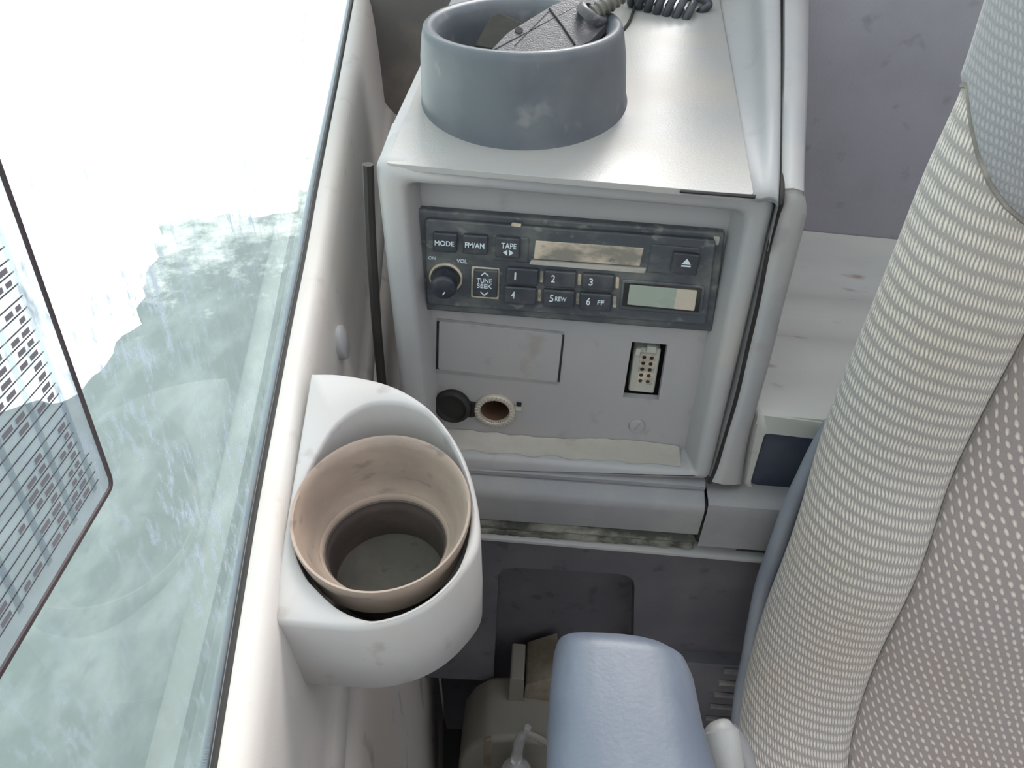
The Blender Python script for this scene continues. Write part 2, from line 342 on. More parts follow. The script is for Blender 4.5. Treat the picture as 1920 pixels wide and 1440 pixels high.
# machine deck seen through the glass
ZD = -1.0
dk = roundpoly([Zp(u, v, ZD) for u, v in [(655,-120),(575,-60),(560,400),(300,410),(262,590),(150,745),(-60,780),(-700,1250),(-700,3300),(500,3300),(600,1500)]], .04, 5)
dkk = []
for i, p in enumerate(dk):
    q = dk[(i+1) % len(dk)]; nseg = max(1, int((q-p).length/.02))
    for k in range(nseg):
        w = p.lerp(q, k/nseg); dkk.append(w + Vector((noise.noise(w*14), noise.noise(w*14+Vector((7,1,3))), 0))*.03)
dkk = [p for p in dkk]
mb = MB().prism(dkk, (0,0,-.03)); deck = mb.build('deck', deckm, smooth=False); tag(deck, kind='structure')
def dusty_sun_edge(m):
    # pale dusty tone painting the edge from shaded deck to sunlit ground, thinning toward the cab
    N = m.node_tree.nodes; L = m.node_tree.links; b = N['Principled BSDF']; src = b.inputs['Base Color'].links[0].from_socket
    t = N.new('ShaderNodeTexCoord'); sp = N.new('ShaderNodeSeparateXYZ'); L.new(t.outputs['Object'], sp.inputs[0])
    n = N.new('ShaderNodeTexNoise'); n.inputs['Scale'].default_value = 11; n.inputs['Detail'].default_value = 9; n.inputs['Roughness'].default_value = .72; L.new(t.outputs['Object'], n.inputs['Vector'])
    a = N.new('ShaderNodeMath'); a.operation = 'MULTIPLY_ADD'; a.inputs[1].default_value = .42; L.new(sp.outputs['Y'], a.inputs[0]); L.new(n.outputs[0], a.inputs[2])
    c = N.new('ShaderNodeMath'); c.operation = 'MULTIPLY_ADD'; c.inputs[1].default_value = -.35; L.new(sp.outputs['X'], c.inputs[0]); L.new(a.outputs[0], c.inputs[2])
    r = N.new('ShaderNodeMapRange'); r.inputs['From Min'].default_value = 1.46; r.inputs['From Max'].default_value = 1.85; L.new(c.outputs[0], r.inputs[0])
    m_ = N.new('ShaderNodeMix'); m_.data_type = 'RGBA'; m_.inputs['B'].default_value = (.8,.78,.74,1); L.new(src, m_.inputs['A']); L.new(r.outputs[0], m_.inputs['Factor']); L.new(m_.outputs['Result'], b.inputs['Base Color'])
dusty_sun_edge(deckm)

# ------------------------------------------------------------------ load table sheet on the glass
def sheet():
    c = Gp(232, 908, .000); pA = Gp(0, 235, .0); pB = Gp(0, 1360, .0)
    e1 = (pA - c).normalized(); e2 = (pB - c); e2 = (e2 - e2.dot(e1)*e1).normalized()
    root = empty('load_table_sheet', tuple(c)); tag(root, 'transparent plastic table sheet with dark border and printed rows stuck on the left window', 'sheet')
    H1, H2 = .135, .125
    o = c - GN*.0035
    poly = roundpoly([o, o + e1*H1, o + e1*H1 + e2*H2, o + e2*H2], .004, 6)
    m = bpy.data.materials.new('translucent print film'); m.use_nodes = True; N = m.node_tree.nodes; L = m.node_tree.links
    N.remove(N['Principled BSDF']); tr = N.new('ShaderNodeBsdfTransparent'); tr.inputs[0].default_value = (.66,.69,.73,1)
    df = N.new('ShaderNodeBsdfDiffuse'); df.inputs[0].default_value = (.62,.66,.70,1); mm = N.new('ShaderNodeMixShader'); mm.inputs[0].default_value = .25
    L.new(tr.outputs[0], mm.inputs[1]); L.new(df.outputs[0], mm.inputs[2]); L.new(mm.outputs[0], N['Material Output'].inputs[0])
    mb = MB(); mb.add(poly, [tuple(range(len(poly)))]); mb.build('film', m, root, smooth=False)
    mk = mat('sheet border', (.045,.03,.035), .4, amt=.1, bump=0)
    mb = MB(); inner = shrink(poly, -.0013)
    if (inner[0]-poly[0]).length and (sum(inner,Vector())/len(inner)-inner[0]).length > (sum(poly,Vector())/len(poly)-poly[0]).length: inner = shrink(poly, .0013)
    top = [p + GN*.0008 for p in poly]; ti = [p + GN*.0008 for p in inner]
    mb.loft([poly, top, ti, inner]); mb.build('border', mk, root, smooth=False)
    ink = mat('sheet ink', (.07,.065,.075), .5, amt=.1, bump=0)
    q = o + GN*.0004
    def strip(mb, a0, a1, b0, b1): mb.add([q+e1*a0+e2*b0, q+e1*a1+e2*b0, q+e1*a1+e2*b1, q+e1*a0+e2*b1], [(0,1,2,3)])
    rows = [ .0075 + .00335*i for i in range(38)]
    mb = MB()
    for r in rows: strip(mb, r, r+.00045, .0105 if r > .02 else .007, H2-.004)
    tag(mb.build('ruled_lines', ink, root, smooth=False))
    gm = bpy.data.materials.new('pale column band'); gm.use_nodes = True; N = gm.node_tree.nodes; L = gm.node_tree.links
    N.remove(N['Principled BSDF']); tr = N.new('ShaderNodeBsdfTransparent'); tr.inputs[0].default_value = (.74,.75,.78,1); L.new(tr.outputs[0], N['Material Output'].inputs[0])
    mb = MB(); cols = [.009,.0235,.040,.0565,.075,.0925,.110]
    for cc in cols: strip(mb, .006, H1-.004, cc, cc+.0028)
    mb.build('column_bands', gm, root, smooth=False)
    rnd = random.Random(11); mb = MB(); q = o + GN*.0005
    for i, r in enumerate(rows[:-1]):
        for ci, cc in enumerate(cols[:-1]):
            w = cols[ci+1] - cc - .0028
            dens = .92 if ci == 0 else (.7 if ci == 1 and i < 26 else (.25 if ci == 2 and i > 3 and i < 26 else .55))
            if ci in (2,) and 6 < i < 24: dens = .12
            if rnd.random() > dens: continue
            x = cc + .0028 + w*.12; nb = rnd.choice([1,2,2])
            for k in range(nb):
                ww = w*(.22 + .16*rnd.random()); strip(mb, r+.0010, r+.0025, x, x+ww); x += ww + w*.13
    lm = mat('sheet lettering', (.16,.15,.17), .5, amt=.1, bump=0)
    mb.build('lettering', lm, root, smooth=False)
sheet()

# ------------------------------------------------------------------ radio console
F = .45; YR = .474
root = empty('radio_console', (0, .47, -.33)); CONS = root
tag(root, 'grey plastic console box with recessed front face between the sill and the seat', 'console')
oc = [Yp(697, 303, F), Yp(1468, 352, F), Yp(1334, 905, F), Vector((-.112, F, -.468))]
ic = [Yp(757, 343, F), Yp(1404, 399, F), Yp(1303, 888, F), Vector((-.0915, F, -.4445))]
bc_ = [ic[0] + Vector((.006,0,-.005)), ic[1] + Vector((-.005,0,-.004)), ic[2] + Vector((-.006,0,.003)), ic[3] + Vector((.006,0,.003))]
def ylp(c, r, y): return roundpoly([Vector((p.x, y, p.z)) for p in c], r, 8)
def infl(c, d):
    m = sum(c, Vector())/4; return [Vector((p.x + (d if p.x > m.x else -d), p.y, p.z + (d if p.z > m.z else -d))) for p in c]
R0 = [.010,.016,.006,.006]; R1 = [.008,.010,.004,.006]
loops = [ylp(oc, R0, F+.05), ylp(oc, R0, F+.012), ylp(infl(oc,-.0010), R0, F+.006), ylp(infl(oc,-.0035), R0, F+.0015), ylp(infl(oc,-.0075), R0, F),
         ylp(infl(ic,.0035), R1, F), ylp(infl(ic,.001), R1, F+.0012), ylp(infl(ic,-.0008), R1, F+.004), ylp(bc_, R1, YR)]
MB().loft(loops).build('bezel', M['console'], root, ang=60)
# flat face at the back of the recess with the connector and power socket openings
fa = MB().prism(ylp(infl(bc_, .003), R1, YR), (0, .006, 0)).build('face_panel', M['face'], None)
hole = MB().prism([Yp(1185,641,YR) + Vector((0,-.01,0)), Yp(1252,646,YR) + Vector((0,-.01,0)), Yp(1235,750,YR) + Vector((0,-.01,0)), Yp(1168,745,YR) + Vector((0,-.01,0))], (0, .04, 0)).build('h', None)
SOC = Yp(928, 768, YR)
hole2 = MB().revolve([(.0150,-.02),(.0150,.03)], SOC, (0,1,0), 32, True, True).build('h', None)
cutout(fa, [hole, hole2]); fa.data.materials.clear(); fa.data.materials.append(M['face'])
fa.data.transform(Matrix.Translation(-wloc(root))); fa.parent = root
# caked dust lying on the recess ledge
mb = MB(); n = 40; lp0 = []; lp1 = []; lp2 = []
for i in range(n+1):
    t = i/n; x = -.088 + t*(.114+.088); z = ic[3].z + (ic[2].z-ic[3].z)*((x+.0915)/(ic[2].x+.0915)) + .0012
    w = .35 + .65*(.5+.5*math.sin(t*9+1)) * (.4+.6*t)
    lp0.append(Vector((x, F+.006+.004*noise.noise(Vector((x*60,0,0))), z+.0004))); lp1.append(Vector((x, YR-.006, z+.003*w+.001))); lp2.append(Vector((x, YR-.0005, z+.007*w+.0025+.002*noise.noise(Vector((x*90,3,0))))))
mb.loft([lp0, lp1, lp2], closed=False); mb.build('ledge_dust', M['beige_dirt'], root)
# blank plate with dark side gaps
def quad(px, y): return [Yp(u, v, y) for u, v in px]
def slab(px, y, dep, name, m, parent, r=.001, bevel=.0006, **k):
    return MB().prism(roundpoly(quad(px, y), r, 4), (0, dep, 0)).build(name, m, parent, bevel=bevel, **k)
slab([(819,598),(1059,624),(1049,720),(817,696)], YR-.0004, .0006, 'plate_gap', M['black'], root, r=.003, bevel=0)
slab([(823,602),(1055,627),(1045,717),(821,693)], YR-.0010, .0014, 'blank_plate', M['face'], root, r=.0025, bevel=.0005)
slab([(820,597.5),(1059,623.5),(1057,628),(820,602)], YR-.0009, .001, 'plate_edge', M['skirt'], root, r=.001, bevel=0)
slab([(818,692),(1048,716),(1047,721),(818,697)], YR-.0009, .001, 'plate_edge', M['skirt'], root, r=.001, bevel=0)
# screw plug
pc = Yp(1194, 797, YR)
pl = MB().revolve([(.0066,.0),(.0066,-.0012),(.0058,-.0022),(0.0001,-.0026)], pc, (0,1,0), 32).build('screw_plug', M['face'], root)
dv = Vector((.45,0,.89)).normalized(); sd_ = Vector((.89,0,-.45))
MB().prism([pc+dv*.0045+sd_*.0006+Vector((0,-.0027,0)), pc+dv*.0045-sd_*.0006+Vector((0,-.0027,0)), pc-dv*.0035-sd_*.0006+Vector((0,-.0027,0)), pc-dv*.0035+sd_*.0006+Vector((0,-.0027,0))], (0,.0008,0)).build('slot', M['skirt'], pl, smooth=False)
# body and lid
tt = math.tan(math.radians(6)); TN = Vector((0, -tt, 1)); TP = Vector((0, .4504, -.199))
def Tp(u, v, o=0): return onp(u, v, TP + Vector((0,0,o)), TN)
def onT(x, y, o=0): return Vector((x, y, TP.z + (y-TP.y)*tt + o))
bl = [onT(-.1095,.505,-.002), onT(.136,.505,-.004), onT(.150,.80,-.004), onT(-.092,.80,-.002)]
MB().prism(bl, (0,0,-.27)).build('body', M['console'], root, bevel=.001)
MB().prism([onT(-.1105,.458,-.0025), onT(.136,.458,-.004), onT(.137,.515,-.004), onT(-.1095,.515,-.002)], (0,0,-.006)).build('body_top', M['console'], root, bevel=.001)
lid = roundpoly([Tp(724,306,.0024), Tp(1414,366,.0005), Tp(1330,-110,.0015), Tp(846,10,.0015)], [.003,.004,.002,.002], 6)
MB().prism(lid, (0,0,-.004)).build('lid', M['top'], root, bevel=.0012, seg=3)
MB().prism(roundpoly([Tp(1275,356,.0005), Tp(1418,365,.0007), Tp(1416,370,.0005), Tp(1275,359,.0005)],.0003,2), (0,0,-.001)).build('lid_gap', M['black'], root, smooth=False)

# rising side wall right of the lid, up to the seam
def sec(y_front):
    pass
A0 = [onT(.1175,.449,-.0025), Vector((.1265,.4535,-.2030)), Vector((.1335,.4535,-.2020)), Vector((.1385,.4535,-.2035)), Vector((.1405,.4535,-.2075))]
def back(v, zs):
    us = zs; return us
A2 = [Tp(1351,20,-.0015), Zp(1400,-10,-.158), Zp(1430,-10,-.147), Zp(1458,-8,-.1465), Zp(1464,-8,-.150)]
A1 = [a.lerp(b, .5) for a, b in zip(A0, A2)]
A1[1] += Vector((0,0,.002)); A1[2] += Vector((0,0,.003)); A1[3] += Vector((0,0,.003)); A1[4] += Vector((0,0,.003))
A3 = [b + (b-a)*.45 for a, b in zip(A1, A2)]
AN = [A0[0]+Vector((0,-.002,-.002))] + [p + Vector((0,-.0045,-.012)) for p in A0[1:]]
cols = [catmull([AN[i], A0[i], A1[i], A2[i], A3[i]], 8) for i in range(5)]
rows = [catmull([cols[i][k] for i in range(5)], 4) for k in range(len(cols[0]))]
rows = [r + [r[-1] + Vector((0,0,-.03))] for r in rows]
sw = MB().loft(rows, closed=False).build('side_wall', M['console'], root)

# ------------------------------------------------------------------ outer trim right of the seam
root = empty('side_console', (.2, .47, -.4))
tag(root, 'grey side console with pale curved edge strip, right of the radio console seam', 'console')
SC = root
def st(pxs, y): return [Yp(u, v, y) for u, v in pxs]
rowsB = []
bk = lambda s: [Zp(1468,-8,-.150), Zp(1472,-8,-.147), Zp(1490,-8,-.1465), Zp(1508,-8,-.149), Zp(1517,-8,-.156), Zp(1517,-8,-.156)+Vector((.001,0,-.16))]
B2 = bk(0)
B0 = [Vector((.1423,.4570,-.2085)), Vector((.1430,.4565,-.2035)), Vector((.149,.4560,-.2025)), Vector((.1560,.457,-.2045)), Vector((.1590,.460,-.212)), Vector((.1600,.47,-.37))]
B0 = [Vector((.1423,.4640,-.2075)), Vector((.1430,.4630,-.2025)), Vector((.149,.4620,-.2015)), Vector((.1562,.4630,-.2035)), Vector((.1592,.466,-.211)), Vector((.1605,.50,-.25))]
B0b = [Vector((.1423,.4540,-.2125)), Vector((.1430,.4522,-.2085)), Vector((.149,.4512,-.2078)), Vector((.1558,.4522,-.2100)), Vector((.1590,.4545,-.2170)), Vector((.1600,.50,-.235))]
B1 = [a.lerp(b, .5) + Vector((0,0,.003)) for a, b in zip(B0, B2)]
B3 = [b + (b-a)*.45 for a, b in zip(B1, B2)]
C_ = []
for (ul, ur, v) in [(1461,1512,402),(1444,1497,465),(1424,1470,567),(1403,1448,658),(1382,1422,750),(1362,1404,815),(1345,1394,875),(1332,1391,903)]:
    pL = Yp(ul+2, v, F-.0005); pR = Yp(ur, v+6, F+.002); w = pR - pL
    C_.append([pL+Vector((-.0045,.03,0)), pL, pL+w*.35+Vector((0,-.002,0)), pL+w*.75+Vector((0,-.001,0)), pR+Vector((0,.001,0)), pR+Vector((.0008,.05,0))])
seq = [B3, B2, B1, B0, B0b] + C_
colsB = [catmull([q[i] for q in seq], 6) for i in range(6)]
rowsB = [[colsB[i][k] for i in range(6)] for k in range(len(colsB[0]))]
MB().loft(rowsB, closed=False).build('edge_strip', M['console'], root, ang=75)
# seam dark line
seam = [Zp(1466,-30,-.150)] + [A1[4]+Vector((.0004,0,-.001)), A0[4]+Vector((.0004,0,-.001))]
seamp = catmull([Zp(1466,-8,-.151), Yp(1470,170,.56), Vector((.1416,.4525,-.2065)), Yp(1459,400,F+.001), Yp(1442,465,F+.001), Yp(1422,567,F+.001), Yp(1401,658,F+.001), Yp(1380,750,F+.001), Yp(1343,875,F+.001), Yp(1330,905,F+.001)], 8)
seamp[1:8] = [seamp[0].lerp(seamp[16], i/16) for i in range(1, 8)]
seamp[8:16] = [seamp[0].lerp(seamp[16], i/16) for i in range(8, 16)]
sb = MB().tube([p + Vector((0,0,.0)) for p in seamp], .0017, 8).build('seam_gasket', M['rubber'], CONS)

# ------------------------------------------------------------------ lower moulding (profile runs across under both consoles)
def extrude_x(profile, x0, x1, name, m, parent, nseg=1, roll=-.0475, **k):
    """profile (y,z) drawn across in x; roll = drop per metre to the right"""
    loops = []
    for i in range(nseg+1):
        x = x0 + (x1-x0)*i/nseg; loops.append([Vector((x, y, z + roll*(x-.0))) for y, z in profile])
    return MB().loft(loops, closed=False).build(name, m, parent, **k)
skp = [(F+.012,-.4590),(F+.003,-.4600),(F-.001,-.4625),(F-.001,-.466),(F+.0015,-.4675),(F-.004,-.4705),(F-.010,-.4735),(F-.0125,-.477),(F-.013,-.483),(F-.009,-.513),(F-.002,-.5145)]
extrude_x(skp, -.122, .1355, 'front_skirt', M['skirt'], CONS, 6)
extrude_x([(F+.08,-.4660),(F+.0,-.4665),(F-.010,-.4680),(F-.0135,-.4705),(F-.0145,-.476),(F-.0105,-.526),(F+.002,-.5285)], .1372, .62, 'front_ledge', M['skirt'], SC, 6)
MB().prism([Vector((.1355,F-.010,-.482)), Vector((.1372,F-.012,-.479)), Vector((.1385,F-.006,-.533)), Vector((.1362,F-.004,-.532))], (0,.01,0)).build('seam_gap', M['black'], CONS, smooth=False)  # black strip in the seam between front skirt and side ledge
fo = extrude_x([(F-.001,-.5105),(F-.0055,-.515),(F-.0025,-.5195),(F-.0065,-.524),(F-.0035,-.529),(F-.0065,-.5345)], -.122, .135, 'foam_strip', M['foam'], None, 60)
tag(fo, 'frayed dirty foam strip under the front edge of the radio console', 'foam strip')
fo.modifiers.new('s','SOLIDIFY').thickness = .002
for v in fo.data.vertices: v.co.y += .0015*noise.noise(v.co*220)

# lower panel with its arched recess
root = empty('lower_panel', (.1, F, -.75)); LP = root
tag(root, 'dark grey lower panel with pale flange and arched recess below the consoles', 'panel')
extrude_x([(F+.012,-.5335),(F-.0085,-.5345),(F-.0115,-.5360),(F-.0115,-.5390),(F-.004,-.5415)], -.126, .62, 'flange', M['console'], root, 2, roll=-.062)
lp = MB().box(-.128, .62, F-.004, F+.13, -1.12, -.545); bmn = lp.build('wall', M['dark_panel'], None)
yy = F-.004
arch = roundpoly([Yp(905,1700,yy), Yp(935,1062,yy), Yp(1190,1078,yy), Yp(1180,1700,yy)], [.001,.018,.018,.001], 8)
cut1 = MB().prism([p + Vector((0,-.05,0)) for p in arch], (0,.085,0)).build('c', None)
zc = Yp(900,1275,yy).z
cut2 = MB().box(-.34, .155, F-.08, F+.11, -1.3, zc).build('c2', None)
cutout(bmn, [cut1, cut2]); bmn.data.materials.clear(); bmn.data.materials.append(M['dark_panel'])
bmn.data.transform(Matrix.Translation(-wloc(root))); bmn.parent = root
# ledge and louvres at the right
lz = Yp(1350,1222,yy).z
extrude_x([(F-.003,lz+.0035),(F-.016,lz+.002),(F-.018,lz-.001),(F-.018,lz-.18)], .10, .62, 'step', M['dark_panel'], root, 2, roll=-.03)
sl = mat('louvre plastic', (.12,.115,.115), .5, amt=.4, bump=.1)
for k in range(6):
    v = 1257 + k*22; u0 = 1356 - k*8.5
    p0 = Yp(u0, v, F-.019)
    p1 = p0 + Vector((.09,0,-.0045))
    MB().tube([p0, p0.lerp(p1,.5), p1], .0034, 8).build('louvre', sl, root)

# ------------------------------------------------------------------ things inside the dark footwell
gy = F-.03
root = empty('footwell_duct', tuple(Yp(980,1330,gy))); tag(root, 'tan and pale green duct standing in the dark footwell behind the armrest', 'duct')
MB().prism(roundpoly(quad([(985,1285),(1045,1268),(1045,1352),(978,1346)], gy), .003, 3), (0,.05,0)).build('duct_body', M['duct'], root, bevel=.002)
MB().prism(roundpoly(quad([(956,1272),(983,1274),(976,1385),(945,1390),(953,1330)], gy-.004), .003, 3), (0,.04,0)).build('duct_rib', M['cream'], root, bevel=.002)
MB().prism(roundpoly(quad([(934,1330),(952,1328),(950,1352),(936,1350)], gy-.002), .002, 3), (0,.03,0)).build('clip', M['conn'], root, bevel=.001)
MB().prism(roundpoly(quad([(925,1362),(943,1358),(940,1378),(928,1376)], gy-.002), .002, 3), (0,.03,0)).build('clip', M['conn'], root, bevel=.001)
gy = F-.075
root = empty('footwell_housing', tuple(Yp(960,1440,gy))); tag(root, 'cream plastic housing with rounded shoulder low in the footwell corner', 'housing')
MB().prism(catmull(quad([(858,1450),(862,1425),(880,1402),(910,1388),(960,1386),(1040,1396),(1060,1400),(1060,1560),(850,1560)], gy), 1, True), (0,.07,0)).build('shell', M['cream'], root, bevel=.006, seg=4)
MB().prism(roundpoly(quad([(908,1389),(922,1387),(918,1560),(902,1560)], gy-.0005), .001, 2), (0,.004,0)).build('rib', M['duct'], root, bevel=.0015)
MB().tube(catmull([Yp(985,1372,gy-.004), Yp(1010,1382,gy-.006), Yp(1045,1404,gy-.006)], 4), .004, 8).build('hose', M['cream'], root)
gy = F-.10
root = empty('clear_nozzle', tuple(Yp(970,1440,gy))); tag(root, 'clear plastic bottle neck with bent tip in front of the cream housing', 'bottle')
MB().tube(catmull([Yp(968,1425,gy), Yp(972,1398,gy), Yp(978,1380,gy), Yp(990,1364,gy)], 5), [.0055]*4+[.0052]*4+[.0045]*4+[.0035]*4, 12).build('tip', M['clear'], root)
MB().revolve([(.004,.032),(.008,.026),(.014,.014),(.017,0),(.018,-.03),(.018,-.06)], Yp(968,1436,gy)-Vector((0,0,.022)), (0,0,1), 32, False, True).build('bottle', M['clear'], root)

# ------------------------------------------------------------------ rear wall, shelf, storage box on the right
ry = .755
rw = MB().box(.12, 1.0, ry, ry+.03, -1.12, .12).build('wall_rear', M['rear'], smooth=False); tag(rw, kind='structure')
root = empty('storage_box', (.3, .6, -.46)); tag(root, 'pale storage box with navy front pad and stepped dusty top behind the seat', 'storage box')
x0, x1 = .1615, .62
shp = [(ry-.001,-.372),(.735,-.375),(.70,-.3775),(.665,-.378),(.66,-.381),(.635,-.381),(.63,-.377),(.60,-.377),(.595,-.380),(.565,-.380),(.56,-.3765),(.53,-.3765),(.525,-.3795),(.50,-.380),(.463,-.381),(.4585,-.383),(.457,-.387),(.4575,-.393)]
extrude_x(shp, x0+.004, x1, 'top', M['shelf'], root, 3, roll=-.075)
fz = lambda x: -.393 - .075*x
ocx = [Yp(1418,772,.457), Yp(1620,797,.457), Yp(1620,960,.457), Yp(1388,925,.457)]
icx = [Yp(1434,812,.457), Yp(1620,834,.457), Yp(1620,950,.457), Yp(1404,915,.457)]
L0 = roundpoly([p+Vector((0,.10,0)) for p in ocx], [.005,.002,.002,.014], 8); L1 = roundpoly([p+Vector((0,.006,0)) for p in ocx], [.005,.002,.002,.014], 8)
L2 = roundpoly([p for p in infl(ocx,-.003)], [.005,.002,.002,.013], 8); L3 = roundpoly(icx, [.004,.002,.002,.010], 8)
L4 = roundpoly([p+Vector((.001,.006,0)) for p in icx], [.004,.002,.002,.010], 8)
MB().loft([L0,L1,L2,L3,L4]).build('front_frame', M['shelf'], root, ang=60)
pad = [p+Vector((.0005,.004,0)) for p in L3]
mb = MB().loft([[p+Vector((0,.02,0)) for p in pad], pad, [p + Vector((0,-.0015,0)) + ((sum(pad,Vector())/len(pad))-p)*.06 for p in pad]], True, True, True); mb.build('pad', M['navy'], root, ang=60)

wb = MB().box(-.226,.118,.93,.96,-1.12,.12).build('wall_back', M['backdark'], smooth=False); tag(wb, kind='structure')
# ------------------------------------------------------------------ round holder on the lid
hc = Vector((-.0225, .5475, -.137)); base = onT(-.0215, .552)
root = empty('round_holder', tuple(base)); tag(root, 'large blue-grey round holder moulded on the console lid with the microphone in it', 'holder')
prf = [(.0,-.050,.0735),(.0,-.044,.0715),(.0,-.020,.0695),(.0,-.006,.0672),(.0,-.0015,.0660),(.0,.0,.0645),(.0,.0003,.062),(.0,-.0015,.0590),(.0,-.006,.0565),(.0,-.015,.0550),(.0,-.055,.0530)]
mb = MB(); n = 96; loops = []
for _, h, r in prf:
    c = hc.lerp(Vector((base.x, base.y, hc.z)), min(1, max(0, -h/.05)))
    lp_ = []
    for i in range(n):
        a = 2*math.pi*i/n; p = Vector((c.x + r*math.cos(a), c.y + r*1.08*math.sin(a), hc.z + h))
        if h <= -.044 and r > .06:
            p.z = onT(p.x, p.y).z + (-.0005 if h < -.047 else .003)
        lp_.append(p)
    loops.append(lp_)
mb.loft(loops, True, False, True).build('holder_body', M['cup'], root, ang=70)

# ------------------------------------------------------------------ hand microphone in the holder
root = empty('hand_microphone', (-.02, .54, -.17)); MIC = root
tag(root, 'dusty dark grey hand microphone lying in the round holder with coiled cord', 'microphone')
MP = Vector((-.02, .531, -.151)); MN = _n((.05, -.45, .89))
def Mp(u, v, o=0): return onp(u, v, MP + MN*o, MN)
body = roundpoly([Mp(*q) for q in [(905,104),(948,58),(1030,8),(1075,-14),(1125,-16),(1146,2),(1140,50),(1112,80),(1070,98),(980,108)]], .002, 3)
in1 = shrink(body, -.0022)
cen = sum(body, Vector())/len(body)
if sum((p-cen).length for p in in1) > sum((p-cen).length for p in body): in1 = shrink(body, .0022)
MB().loft([[p - MN*.020 for p in body], [p - MN*.003 for p in body], [p + MN*.0 for p in in1]], True, True, True).build('mic_body', M['mic'], root, ang=25)
MB().tube([Mp(1030,16,.0002), Mp(1054,48,.0002), Mp(1078,84,.0002)], .0007, 6).build('parting_line', M['black'], root)
MB().tube([Mp(964,86,.0001), Mp(1000,50,.0001), Mp(1030,20,.0001)], .0003, 6).build('edge_ridge', M['mic'], root)
scp = Mp(973, 57, .0002); MB().revolve([(.0027,-.001),(.0027,.0003),(.0001,.0003)], scp, MN, 20).build('screw_hole', M['black'], root)
hk = [Mp(*q, -.006) for q in [(888,86),(920,30),(934,22),(978,40),(1000,60),(960,100)]]
MB().prism(hk, -MN*.014).build('hang_clip', M['micdark'], root, bevel=.0012)
col0 = Mp(1108, 30, .0)
ax = (Mp(1165,-12,.006) - Mp(1106,28,.001)).normalized()
MB().revolve([(.0115,-.003),(.0112,.001),(.0098,.003),(.0075,.003),(.007,.0)], Mp(1112,26,.0015), (MN*.6+ax*.5), 32).build('collar', M['mic'], root, ang=60)
pts = [Mp(1108,30,.0) + ax*t for t in [i*.0011 for i in range(40)]]
rad = [(.0063 if (i//2) % 2 else .0050)*(1-.006*i) for i in range(40)]
MB().tube(pts, rad, 16).build('strain_relief', M['relief'], root)
# coil
cdp = .66
a0 = ray(1188,-24)*(cdp/FPX); a1 = ray(1300,42)*((cdp-.004)/FPX); axd = (a1-a0).normalized(); uu = axd.orthogonal().normalized(); vv_ = axd.cross(uu)
turns = 7; pts = []
for i in range(turns*24+1):
    t = i/24; a = 2*math.pi*t; pts.append(a0 + (a1-a0)*(t/turns) + (uu*math.cos(a) + vv_*math.sin(a))*.0118)
last = pts[-1]; pre = pts[0]
lead = catmull([Mp(1108,30,.0)+ax*.042, Mp(1108,30,.0)+ax*.055, pre + Vector((-.010,.012,.006)), pre + Vector((-.003,.004,.001)), pre], 8)
tail = catmull([last, last + axd*.003 + Vector((.004,.004,.006)), last + Vector((-.002,.02,.006)), last + Vector((-.02,.05,.0)), last+Vector((-.03,.1,-.01))], 8)
cordp = lead[:-1] + pts + tail[1:]
MB().tube(cordp, .0034, 12).build('coiled_cord', M['cord'], root)
st_ = catmull([Zp(1182,-40,-.165), Zp(1190,5,-.168), Zp(1182,40,-.1725), Zp(1168,62,-.176)], 6)
tag(MB().tube([p+Vector((0,0,.002)) for p in st_], .0013, 8).build('thin_cable', M['black'], None), 'thin black cable on the lid right of the round holder', 'cable')

# ------------------------------------------------------------------ car stereo
root = empty('car_stereo', tuple(Yp(1060, 510, YR))); RAD = root
tag(root, 'dusty dark cassette car stereo mounted in the recessed console face', 'stereo')
slab([(776,392),(1361,437),(1336,623),(778,580)], YR-.006, .0075, 'mounting_frame', M['radio'], root, r=.003, bevel=.0015)
YF = YR-.0095
slab([(797,411),(1343,451),(1324,610),(800,571)], YF, .005, 'faceplate', M['radio'], root, r=.003, bevel=.001)
def btn(name, px, pop, m, r=.0012, bev=.0009, parent=None, dep=.004):
    return slab(px, YF-pop, dep, name, m, parent or RAD, r=r, bevel=bev)
XD = (Yp(1340,450,YF) - Yp(800,411,YF)).normalized(); ZDv = Vector((0,0,1))
def label(body, u, v, w, h, parent, y, name='legend', shear=.0):
    """text fitted to w x h pixels' worth of real size on the face"""
    cu = bpy.data.curves.new('t','FONT'); cu.body = body; t = bpy.data.objects.new('t', cu); COL.objects.link(t)
    dg = bpy.context.evaluated_depsgraph_get(); dg.update(); d = t.dimensions.copy(); bpy.data.objects.remove(t)
    hm = (Yp(u, v-h/2, y) - Yp(u, v+h/2, y)).length; wm = (Yp(u+w/2, v, y) - Yp(u-w/2, v, y)).length
    size = hm/d.y; sx_ = wm/(d.x*size)
    nl = 1
    return text(name, body, size, Yp(u, v, y-.0001), XD, ZDv, M['ink'], parent, sx=sx_, shear=shear, bold=.008*size)
bb = btn('button', [(812,437),(857,440),(856,475),(811,472)], .0035, M['button']); label('MODE', 833, 457, 36, 9, bb, YF-.0036)
bb = btn('button', [(868,441),(915,444),(914,479),(867,476)], .0035, M['button']); label('FM/AM', 890, 461, 36, 10, bb, YF-.0036)
slab([(925,441),(992,447),(990,493),(922,488)], YF-.0008, .002, 'button_surround', M['radio'], root, r=.001, bevel=.0006)
bb = btn('button', [(930,445),(976,449),(974,486),(928,482)], .0045, M['button']); label('TAPE', 954, 462, 28, 10, bb, YF-.0046)
for s in (-1, 1):
    p = Yp(953 + s*2, 474, YF-.0047); w = (Yp(963,474,YF) - Yp(955,474,YF)).length
    MB().prism([p + Vector((0,0,.0022)), p + Vector((0,0,-.0022)), p + XD*(s*w)], (0,-.0001,0)).build('arrow_mark', M['ink'], bb, smooth=False)
